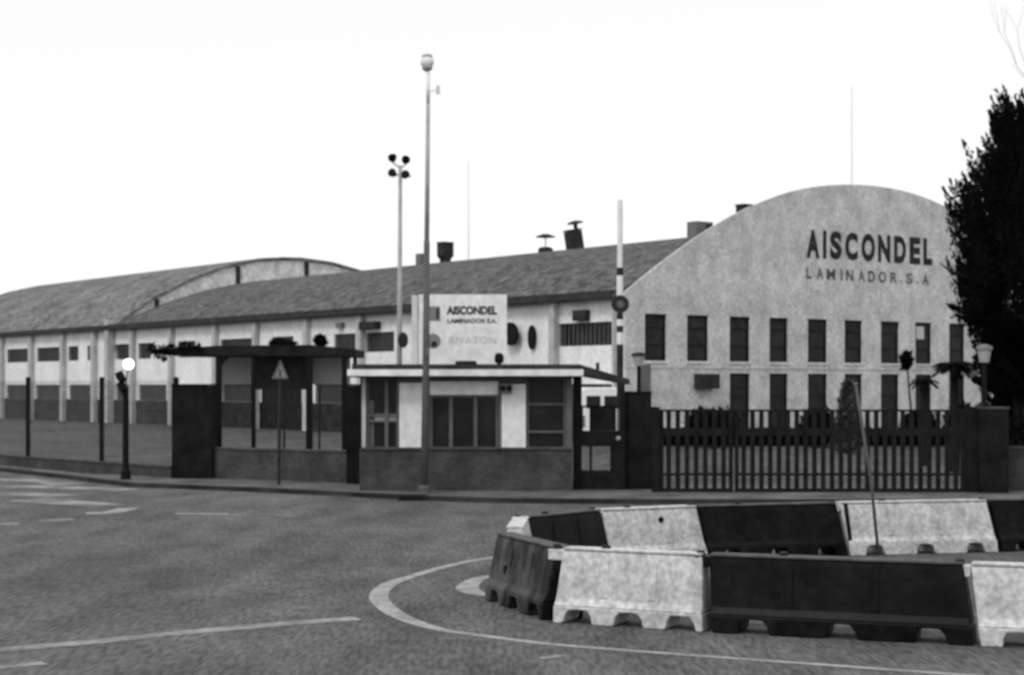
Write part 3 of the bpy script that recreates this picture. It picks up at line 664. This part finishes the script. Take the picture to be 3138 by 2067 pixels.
# open shed behind the wall
HY = 49.0
sh = thing('open_shed', 'open shelter with a dark flat roof behind the left wall', 'shelter', (X(620,HY), HY, 0))
def hx(u, Y=HY): return X(u,Y)-X(620,HY)
MB().prism([(hx(350),Z(822,HY)),(hx(425),Z(826,HY)),(hx(722),Z(827,HY)),(hx(722),Z(801,HY)),(hx(500),Z(803,HY)),(hx(425),Z(809,HY)),(hx(350),Z(813,HY))], (0, 3.0), 'y').build('roof', M['shed'], sh)
b = MB(); za_, zb_, zc_, zd_ = Z(827,HY), Z(801,HY), Z(828,HY), Z(811,HY)
x0_, x1_ = hx(722)+.003, hx(826); b.prism([(x0_,za_),(x1_,zc_),(x1_,zd_),(x0_,zb_)], (.0,3.0), 'y'); b.build('roof_wing', M['shed'], sh)
for u, wpx in ((507,13),(588,9),(718,15),(800,12)):
    mbox(hx(u-wpx/2), hx(u+wpx/2), .05, .2, 0, Z(828,HY)-.003).build('post', M['black'], sh)
MB().prism([(hx(514),Z(832,HY)),(hx(530),Z(829,HY)),(hx(514),Z(850,HY))], (.08,.16), 'y').build('corner_brace', M['black'], sh)
mbox(hx(819), hx(827), .2, .35, Z(862,HY), Z(828,HY)-.003).build('corner_drop', M['black'], sh)
mbox(hx(513,HY+2.6), hx(590,HY+2.6), 2.6, 2.64, Z(893,HY+2.6), Z(826,HY+2.6)).build('back_panel', M['panelgrey'], sh)
mbox(hx(722,HY+2.6), hx(814,HY+2.6), 2.6, 2.64, Z(893,HY+2.6), Z(820,HY+2.6)).build('back_panel', M['panelgrey'], sh)
mbox(hx(592,HY+2.3), hx(720,HY+2.3), 2.3, 2.36, Z(905,HY+2.6), Z(818,HY+2.6)).build('back_panel', M['midpanel'], sh, label='dark panel in the middle of the shelter')
mbox(hx(514), hx(716), 2.5, 2.58, Z(985,HY+2.6), Z(893,HY+2.6)-.003).build('bench_back', M['shed'], sh) if False else None

# van in the yard behind the pedestrian gate
VY = 74.0
vn = thing('van', 'white van with dark rear windows seen through the pedestrian gate', 'van', (X(1400,VY), VY, .03))
MB().prism([(-.95,.4),(.95,.4),(.97,1.3),(.86,2.35),(.7,2.5),(-.7,2.5),(-.86,2.35),(-.97,1.3)], (0,4.6), 'y').build('body', M['white'], vn, bevel=.05)
for a in (-1, 1): mbox(*sorted((a*.08, a*.68)), -.02, -.003, 1.62, 2.14).build('window', M['glass'], vn)
mbox(-.98,.98,-.1,-.005,.38,.6).build('bumper', M['duct'], vn)
for x in (-.8,.8):
    for y in (.8, 3.7): MB().lathe((x,y,.33), [(.33,-.11),(.33,.11)], 18, 'x').build('wheel', M['black'], vn)
    mbox(x-.07,x+.07,-.02,-.003,.8,1.3).build('tail_light', M['sign'], vn)
# ================================================================== WATER-FILLED BARRIERS
BH = .79
def barrier(L, pm, dm, label, tab=True, plug=True, top=None, k0=0., k1=0.):
    o = thing('road_barrier', label, 'road barrier', (0,0,0), 0, 'interlocking plastic road barriers round the traffic island')
    hb = .25; n = 3; pts = [(.03,0)]
    for k in range(n):
        c = L*(k+.5)/n+.02; a = .17; pts += [(c-a,0)]+[(c-a*.92*math.cos(R(q)), .02+.135*min(1,1.25*math.sin(R(q)))) for q in (0,25,50,90,130,155,180)]+[(c+a,0)]
    pts += [(L-.03,0),(L-.02,.19),(.02,.19)]
    b = MB(); b.prism(pts, (-hb,hb), 'y'); 
    body = MB(); prof = [(-hb,.192),(hb,.192),(.20,.27),(.105,BH-.06),(.09,BH),(-.09,BH),(-.105,BH-.06),(-.20,.27)]
    body.prism(prof, (.025, L-.025), 'x')
    body.v += b.v; body.f += [tuple(i+len(body.v)-len(b.v) for i in f) for f in b.f]
    body.v = [(x+(BH-z)*(k0*(1-x/L)+k1*x/L), y, z) for x, y, z in body.v]
    bd = body.build('body', pm, o, bevel=.014)
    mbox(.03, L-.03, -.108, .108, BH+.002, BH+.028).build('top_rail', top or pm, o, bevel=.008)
    for s in (-1, 1):   # shallow ribs on the sloping faces
        for k in range(1, 3):
            rb = MB()
            x = L*k/3; z0, z1 = .3, BH-.1; y0 = .20-(z0-.27)*.095/(BH-.33); y1 = .20-(z1-.27)*.095/(BH-.33)
            rb.add([(x-.05,s*(y0-.01),z0),(x+.05,s*(y0-.01),z0),(x+.04,s*(y1-.01),z1),(x-.04,s*(y1-.01),z1),(x-.04,s*(y0+.014),z0),(x+.04,s*(y0+.014),z0),(x+.03,s*(y1+.014),z1),(x-.03,s*(y1+.014),z1)], [(4,5,6,7),(0,1,5,4),(1,2,6,5),(2,3,7,6),(3,0,4,7)])
            rb.build('rib', pm, o)
    if tab:
        MB().prism([(-.17,-.07),(-.12,-.085),(.024,-.085),(.024,.085),(-.12,.085),(-.17,.07)], (BH-.12, BH-.002), 'z').build('coupling_tab', pm, o, bevel=.01)
        MB().tube([(-.09,0,BH-.001),(-.09,0,BH+.05)], .045, 12).build('coupling_pin', dm, o)
    if tab: MB().lathe((L*.3, 0, BH+.03), [(.05,0),(.045,.03)], 12).build('filler_cap', dm, o)
    if plug:
        for s in (-1, 1): MB().lathe((L*.28, s*.168, .42), [(.055,-.03*s),(.05,.02*s)], 14, 'y').build('drain_plug', dm, o)
    return o
kB = (HC-BH)*F
def tp(u, v): Y = kB/(v-HZ); return Vector(((u-CX)/F*Y, Y))
near = [tp(1170,1241), tp(1312,1275), tp(1648,1290), tp(2252,1311)]
far = [tp(1196,1229), tp(1212,1203), tp(1388,1186), tp(1616,1177), tp(1943,1169), tp(2292,1163)]
near.append(near[-1]+(near[-1]-near[-2]).normalized()*2.3+Vector((0,.05)))
far.append(far[-1]+(far[-1]-far[-2]).normalized()*2.4)
spec = [(near[0],near[1],'plm','dark scuffed road barrier forming the nose of the island, nearest the open road'),
 (near[1],near[2],'plw','white road barrier in the near row, right after the scuffed nose piece'),
 (near[2],near[3],'pld','long dark road barrier in the near row, at the bottom right'),
 (near[3],near[4],'plw','white road barrier in the near row, cut by the right edge of the picture'),
 (far[0],far[1],'plw','short white road barrier seen end-on at the very tip of the island'),
 (far[1],far[2],'pld','dark road barrier in the far row, next to the tip'),
 (far[2],far[3],'plw','shorter white road barrier in the far row, with a small dark hole near its top'),
 (far[3],far[4],'pld','dark road barrier in the middle of the far row, between two white ones'),
 (far[4],far[5],'plw','longer white road barrier in the far row, with a dark strap near its left end'),
 (far[5],far[6],'pld','dark road barrier at the right end of the far row')]
for i, (a, c, m_, lab) in enumerate(spec):
    L_ = (c-a).length-.02; o = barrier(L_, M[m_], M['pld'] if m_ != 'plw' else M['duct'], lab, tab=(i not in (0,4)), plug=(m_ != 'plw'), top=M['top_sheen'] if m_ != 'plw' else None, k0=(0,-.08,.08,.14,0,.1,.12,.14,.14,.16)[i], k1=(0,.08,.14,.14,0,.12,.14,.14,.16,.16)[i])
    d = c-a; o.location = (a.x, a.y, .002); o.rotation_euler.z = math.atan2(d.y, d.x)
    if i == 6: MB().lathe((L_*.6,-.128,BH-.16), [(.045,-.0),(.045,-.012)], 14, 'y').build('hole', M['black'], o)
    if i == 8:
        for x in (.14,):
            s_ = MB(); y0, y1 = -.222, -.105
            s_.add([(x-.03,y0-.01,.2),(x+.03,y0-.01,.2),(x-.0,y1-.01,BH),(x-.06,y1-.01,BH),(x-.03,y0+.01,.2),(x+.03,y0+.01,.2),(x-.0,y1+.01,BH+.012),(x-.06,y1+.01,BH+.012)], [(0,1,2,3),(4,5,6,7),(0,1,5,4),(1,2,6,5),(2,3,7,6),(3,0,4,7)]); s_.build('strap', M['pld'], o)
    if i == 2:
        pass

# ================================================================== PLANTS
def leafcloud(pts, size, rng, up=.3, name='foliage', m=None, parent=None, elong=1.8, dirs=None):
    n = len(pts); pts = np.asarray(pts); s = size*rng.uniform(.6, 1.4, (n,1))
    d = rng.normal(size=(n,3)) if dirs is None else dirs+rng.normal(size=(n,3))*.35
    d[:,2] += up; d /= np.linalg.norm(d, axis=1, keepdims=True)
    r = rng.normal(size=(n,3)); w = np.cross(d, r); w /= np.linalg.norm(w, axis=1, keepdims=True)
    a = pts-w*s*.5; b = pts+w*s*.5; c = pts+d*s*elong
    v = np.stack([a,b,c],1).reshape(-1,3); me = bpy.data.meshes.new(name)
    me.vertices.add(3*n); me.vertices.foreach_set('co', v.ravel()); me.loops.add(3*n); me.loops.foreach_set('vertex_index', np.arange(3*n))
    me.polygons.add(n); me.polygons.foreach_set('loop_start', np.arange(0,3*n,3)); me.polygons.foreach_set('loop_total', np.full(n,3)); me.update()
    me.materials.append(m); o = bpy.data.objects.new(name, me); sc.collection.objects.link(o); o.parent = parent; return o
rng = np.random.default_rng(7)
# big dark conifer
TYY = 46.0; cux = X(2439,TYY)
con = thing('conifer_tree', 'huge dark conifer at the right edge with spiky upswept branch tips', 'tree', (cux, TYY, 0))
zr = [(2.3,1.5),(2.6,1.55),(3.6,1.7),(4.1,2.1),(4.6,2.6),(5.1,2.75),(5.6,2.55),(6.2,2.4),(6.9,2.25),(7.6,1.98),(8.2,1.62),(8.8,1.35),(9.3,1.05),(9.7,.7),(10.1,.4)]
b = MB(); x0 = X(2362,TYY)-cux
b.tube([(x0,0,0),(x0+.05,0,1.2),(x0+.1,0,2.6),(x0+.5,0,5),(0,0,8),(0,0,11)], [.2,.15,.15,.13,.1,.04], 10); b.build('trunk', M['bark'], con)
pts = []; dirs = []
for k in range(1150):
    z = rng.uniform(2.35, 9.3); rr_ = np.interp(z, [q[0] for q in zr], [q[1] for q in zr]); th = rng.uniform(0, 2*math.pi)
    rad = rr_*rng.uniform(.55, .9)*(1+.12*math.sin(3*th+z*1.7)); L_ = rng.uniform(.7, 1.5)*(1 if z > 4.6 else .45)
    base = np.array([rad*math.cos(th)*1.0, rad*math.sin(th), z]); out = np.array([math.cos(th)*.42, math.sin(th)*.42, 1.0 if z > 4.6 else .2]); out /= np.linalg.norm(out)
    m_ = 190; t = rng.uniform(-.35, 1, m_); wd = .23*(1-np.clip(t,0,1))**.9+.008
    q = base+out*t[:,None]*L_+rng.normal(size=(m_,3))*wd[:,None]*.55
    pts.append(q); dirs.append(np.repeat(out[None], m_, 0))
q = rng.normal(size=(18000,3)); q /= np.linalg.norm(q,axis=1,keepdims=True); zz = rng.uniform(2.4, 9.6, 18000); rr_ = np.interp(zz, [a[0] for a in zr], [a[1] for a in zr])*rng.uniform(0,.80,18000)**.5
th = rng.uniform(0, 2*math.pi, 18000); core = np.stack([rr_*np.cos(th), rr_*np.sin(th), zz], 1); pts.append(core); dirs.append(np.tile([[0,0,1.]], (18000,1)))
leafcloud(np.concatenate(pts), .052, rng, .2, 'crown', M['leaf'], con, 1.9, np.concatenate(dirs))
# branch reaching left at sign height
b = MB(); zb1 = Z(668,TYY)
b.tube([(X(2260,TYY)-cux,-.2,Z(650,TYY)),(X(2206,TYY)-cux,-.2,Z(633,TYY)),(X(2180,TYY)-cux,-.2,Z(612,TYY))], [.05,.035,.012], 6); b.build('branch', M['bark'], con)
# bare tree behind
bt = thing('bare_tree', 'leafless tree whose thin twigs enter at the top right corner', 'tree', (X(2500,52), 52, 0))
b = MB(); random.seed(11)
def twig(p, d, L_, r, lvl):
    e = p+d*L_; mid = p+d*L_*.5+Vector((random.uniform(-1,1),random.uniform(-1,1),random.uniform(-1,1)))*L_*.06
    b.tube([p, mid, e], [r, r*.8, r*.6], 6 if lvl < 2 else 4, cap=False)
    if lvl >= 5: return
    for k in range(2 if lvl > 0 else 4):
        a = Vector((random.uniform(-1,1), random.uniform(-.7,.7), random.uniform(-.2,.6))); twig(e, (d*1.25+a*.75).normalized(), L_*random.uniform(.68,.85), r*.6, lvl+1)
    if lvl < 4: twig(mid, (d+Vector((random.uniform(-1,1), random.uniform(-.6,.6), .2))).normalized(), L_*.6, r*.45, lvl+2)
b.tube([(0,0,0),(.05,0,4),(0,0,7)], [.22,.18,.14], 8); tr_ = b.build('trunk', M['bark'], bt)
b = MB(); twig(Vector((0,0,7)), Vector((-.05,0,1)).normalized(), 2.1, .045, 1); twig(Vector((0,0,7)), Vector((-.30,0,1)).normalized(), 2.4, .035, 1); b.build('branches', M['twig'], bt)
def shrub(u, v0, Y, wpx, vb, label, m=M['leaf'], n=1500, lobes=6, size=.11, z0=None, name='shrub', cat='shrub', conic=False, group=None):
    o = thing(name, label, cat, (X(u,Y), Y, 0), 0, group); hw = wpx/2/F*Y; zt_ = Z(v0,Y); zb = 0 if z0 is None else z0; P = []
    MB().tube([(0,0,0),(.03,0,zt_*.7)], [.05,.02], 6).build('stem', M['bark'], o)
    for k in range(lobes):
        if conic: t = k/max(1,lobes-1); c = np.array([rng.normal()*.02, 0, zb+(zt_-zb)*(.12+.8*t)]); rr2 = np.array([hw*(1-t*.85), hw*(1-t*.85), (zt_-zb)/lobes*.9])
        else: c = np.array([rng.uniform(-.45,.45)*hw, rng.uniform(-.4,.4)*hw, zb+(zt_-zb)*rng.uniform(.4,.62)]); rr2 = np.array([hw*.6, hw*.6, (zt_-zb)*.38])
        d = rng.normal(size=(n//lobes,3)); d /= np.linalg.norm(d,axis=1,keepdims=True); P.append(c+d*rr2*rng.uniform(.3,1.02,(n//lobes,1)))
    P = np.concatenate(P); P[:,2] = np.maximum(P[:,2], .02)
    leafcloud(P, size, rng, .3, 'crown', m, o); return o
g2_ = 'shrubs and small trees in front of the gable'
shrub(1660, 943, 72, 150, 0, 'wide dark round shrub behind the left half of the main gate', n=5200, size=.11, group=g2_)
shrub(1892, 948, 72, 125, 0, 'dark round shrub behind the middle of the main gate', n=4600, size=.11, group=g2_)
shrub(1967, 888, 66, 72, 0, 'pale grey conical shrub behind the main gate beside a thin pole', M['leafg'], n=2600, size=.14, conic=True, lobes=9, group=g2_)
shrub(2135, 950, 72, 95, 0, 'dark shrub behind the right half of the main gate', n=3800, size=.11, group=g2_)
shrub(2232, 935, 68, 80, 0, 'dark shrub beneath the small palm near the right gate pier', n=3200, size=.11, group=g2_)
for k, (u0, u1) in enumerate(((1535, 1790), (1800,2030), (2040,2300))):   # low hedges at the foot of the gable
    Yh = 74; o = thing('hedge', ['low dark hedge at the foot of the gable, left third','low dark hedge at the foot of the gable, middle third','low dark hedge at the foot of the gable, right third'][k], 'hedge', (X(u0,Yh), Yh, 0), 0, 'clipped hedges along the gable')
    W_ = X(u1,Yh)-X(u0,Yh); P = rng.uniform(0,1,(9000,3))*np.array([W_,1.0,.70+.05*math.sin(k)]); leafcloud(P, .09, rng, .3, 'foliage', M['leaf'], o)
    st = MB()
    for j in range(6): st.tube([(W_*(j+.5)/6,.5,0),(W_*(j+.5)/6,.5,.5)], .03, 5)
    st.build('stems', M['bark'], o)
# small standard tree with a clipped head on a bent stem
o = thing('small_tree', 'small tree with a dark tuft on a thin bent stem, behind the main gate', 'tree', (X(2118,60),60,0), 0, g2_)
MB().tube([(0,0,0),(.0,0,1.6),(-.12,0,Z(868,60)),(X(2106,60)-X(2118,60),0,Z(845,60))], [.05,.04,.03,.02], 7).build('trunk', M['bark'], o)
d = rng.normal(size=(900,3)); d /= np.linalg.norm(d,axis=1,keepdims=True)
leafcloud(np.array([X(2106,60)-X(2118,60),0,Z(838,60)])+d*np.array([.20,.2,.34])*rng.uniform(.2,1,(900,1)), .09, rng, .2, 'crown', M['leaf'], o)
q = gr(2043,1300); tpz = 2.62; xt = X(1989,q.y)-q.x
o = thing('leaning_pole', 'thin steel pole leaning left inside the ring of road barriers', 'pole', (q.x,q.y,0))
MB().tube([(0,0,0),(xt*.35,0,1.2),(xt,0,tpz)], .024, 10).build('pole', M['sign2'], o, smooth=True); MB().lathe((0,0,0), [(.12,0),(.11,.05),(.035,.07)], 12).build('pole_foot', M['cap'], o)
MB().lathe((xt,0,tpz), [(.034,0),(.03,.03)], 10).build('pole_cap', M['ductl'], o)
# palms
def palm(u, Y, vc, L_, label, nf=16, tr=.10):
    o = thing('palm_tree', label, 'palm', (X(u,Y),Y,0), 0, g2_); zc = Z(vc,Y)
    MB().tube([(0,0,0),(.04,0,zc*.5),(0,0,zc)], [tr*1.3,tr,tr*.9], 9).build('trunk', M['bark'], o)
    b = MB()
    for k in range(nf):
        th = 2*math.pi*k/nf+rng.uniform(-.2,.2); el = rng.uniform(.05,.75); prev = None
        for j in range(8):
            t = j/7; rr3 = L_*t*math.cos(el*(1-t*.3)); p = Vector((math.cos(th)*rr3, math.sin(th)*rr3, zc+L_*(t*math.sin(el)-t*t*.62)))
            if prev:
                dd = (p-prev).normalized(); sd_ = dd.cross(Vector((0,0,1))).normalized()
                for s in (-1,1):
                    tip = prev+(sd_*s*.8+dd*.7+Vector((0,0,-.25))).normalized()*L_*.42*(1-abs(t-.45)); b.add([prev-dd*.04, prev+dd*.05, tip], [(0,1,2)]); 
                    m2 = (prev+p)/2; tip = m2+(sd_*s*.8+dd*.7+Vector((0,0,-.25))).normalized()*L_*.42*(1-abs(t-.45)); b.add([m2-dd*.04, m2+dd*.05, tip], [(0,1,2)])
                b.tube([prev, p], .015, 4, cap=False)
            prev = p
    b.build('fronds', M['leaf'], o); return o
palm(2218, 52, 850, .72, 'small dark palm with drooping fronds left of the right pier lantern', 34, .13)
palm(2148, 56, 885, .5, 'squat dark palm in front of the eighth window pair', 20, .15)
# scrub on the shed roof end and branch
o = thing('creeper', 'straggly creeper tangle at the left end of the shelter roof', 'creeper', (X(400,48.9),48.9,0)); P = []
for u, v, r_, n_ in ((354,802,.11,70),(360,815,.1,50),(378,808,.12,60),(392,812,.14,70),(400,800,.08,40),(418,806,.13,70),(372,826,.09,40),(382,832,.07,25),(440,803,.12,60),(460,804,.1,50),(428,796,.07,30),(347,811,.07,30)):
    n_ = int(n_*.7); d = rng.normal(size=(n_,3)); P.append(np.array([X(u,48.9)-X(400,48.9),0,Z(v+3,48.9)])+d*r_*.40)
leafcloud(np.concatenate(P), .06, rng, .2, 'leaves', M['leaf'], o); MB().tube([(X(345,48.9)-X(400,48.9),0,Z(812,48.9)),(X(410,48.9)-X(400,48.9),.02,Z(808,48.9)),(X(480,48.9)-X(400,48.9),0,Z(806,48.9))], .02, 6).build('stem', M['bark'], o)
o = shrub(742, 777, 62, 36, 0, 'small round dark tree head above the right end of the shelter roof', n=1300, lobes=3, size=.08, z0=Z(808,62), name='small_tree', cat='tree')
o = shrub(660, 788, 62, 66, 0, 'low dark bush top showing above the middle of the shelter roof', n=1100, lobes=4, size=.08, z0=Z(812,62), name='small_tree', cat='tree')
shrub(2325, 872, 50, 120, 0, 'tall dark shrub filling the gap under the conifer behind the right gate pier', n=3200, lobes=8, size=.13, group=g2_)
# outbuilding and hedge beyond the right wall
ob = thing('outbuilding', 'pale outbuilding wall glimpsed at the right edge beyond the conifer trunk', 'outbuilding', (X(2373,62), 62, 0))
mbox(0,6,0,5,0,3.4).build('wall', M['white_wall'], ob); mbox(-.15,6.2,-.2,5.2,3.403,3.6).build('roof', M['duct'], ob); mbox(.5,1.3,-.03,-.003,0,2.0).build('door', M['duct'], ob)
o = thing('hedge', 'dark hedge behind the low wall at the right edge', 'hedge', (X(2335,45),45,0), 0, None); P = rng.uniform(0,1,(5200,3))*np.array([9,1.0,Z(966,45)]); leafcloud(P, .1, rng, .3, 'foliage', M['leaf'], o); MB().tube([(.5,.5,0),(.5,.5,1)], .03, 5).build('stems', M['bark'], o)
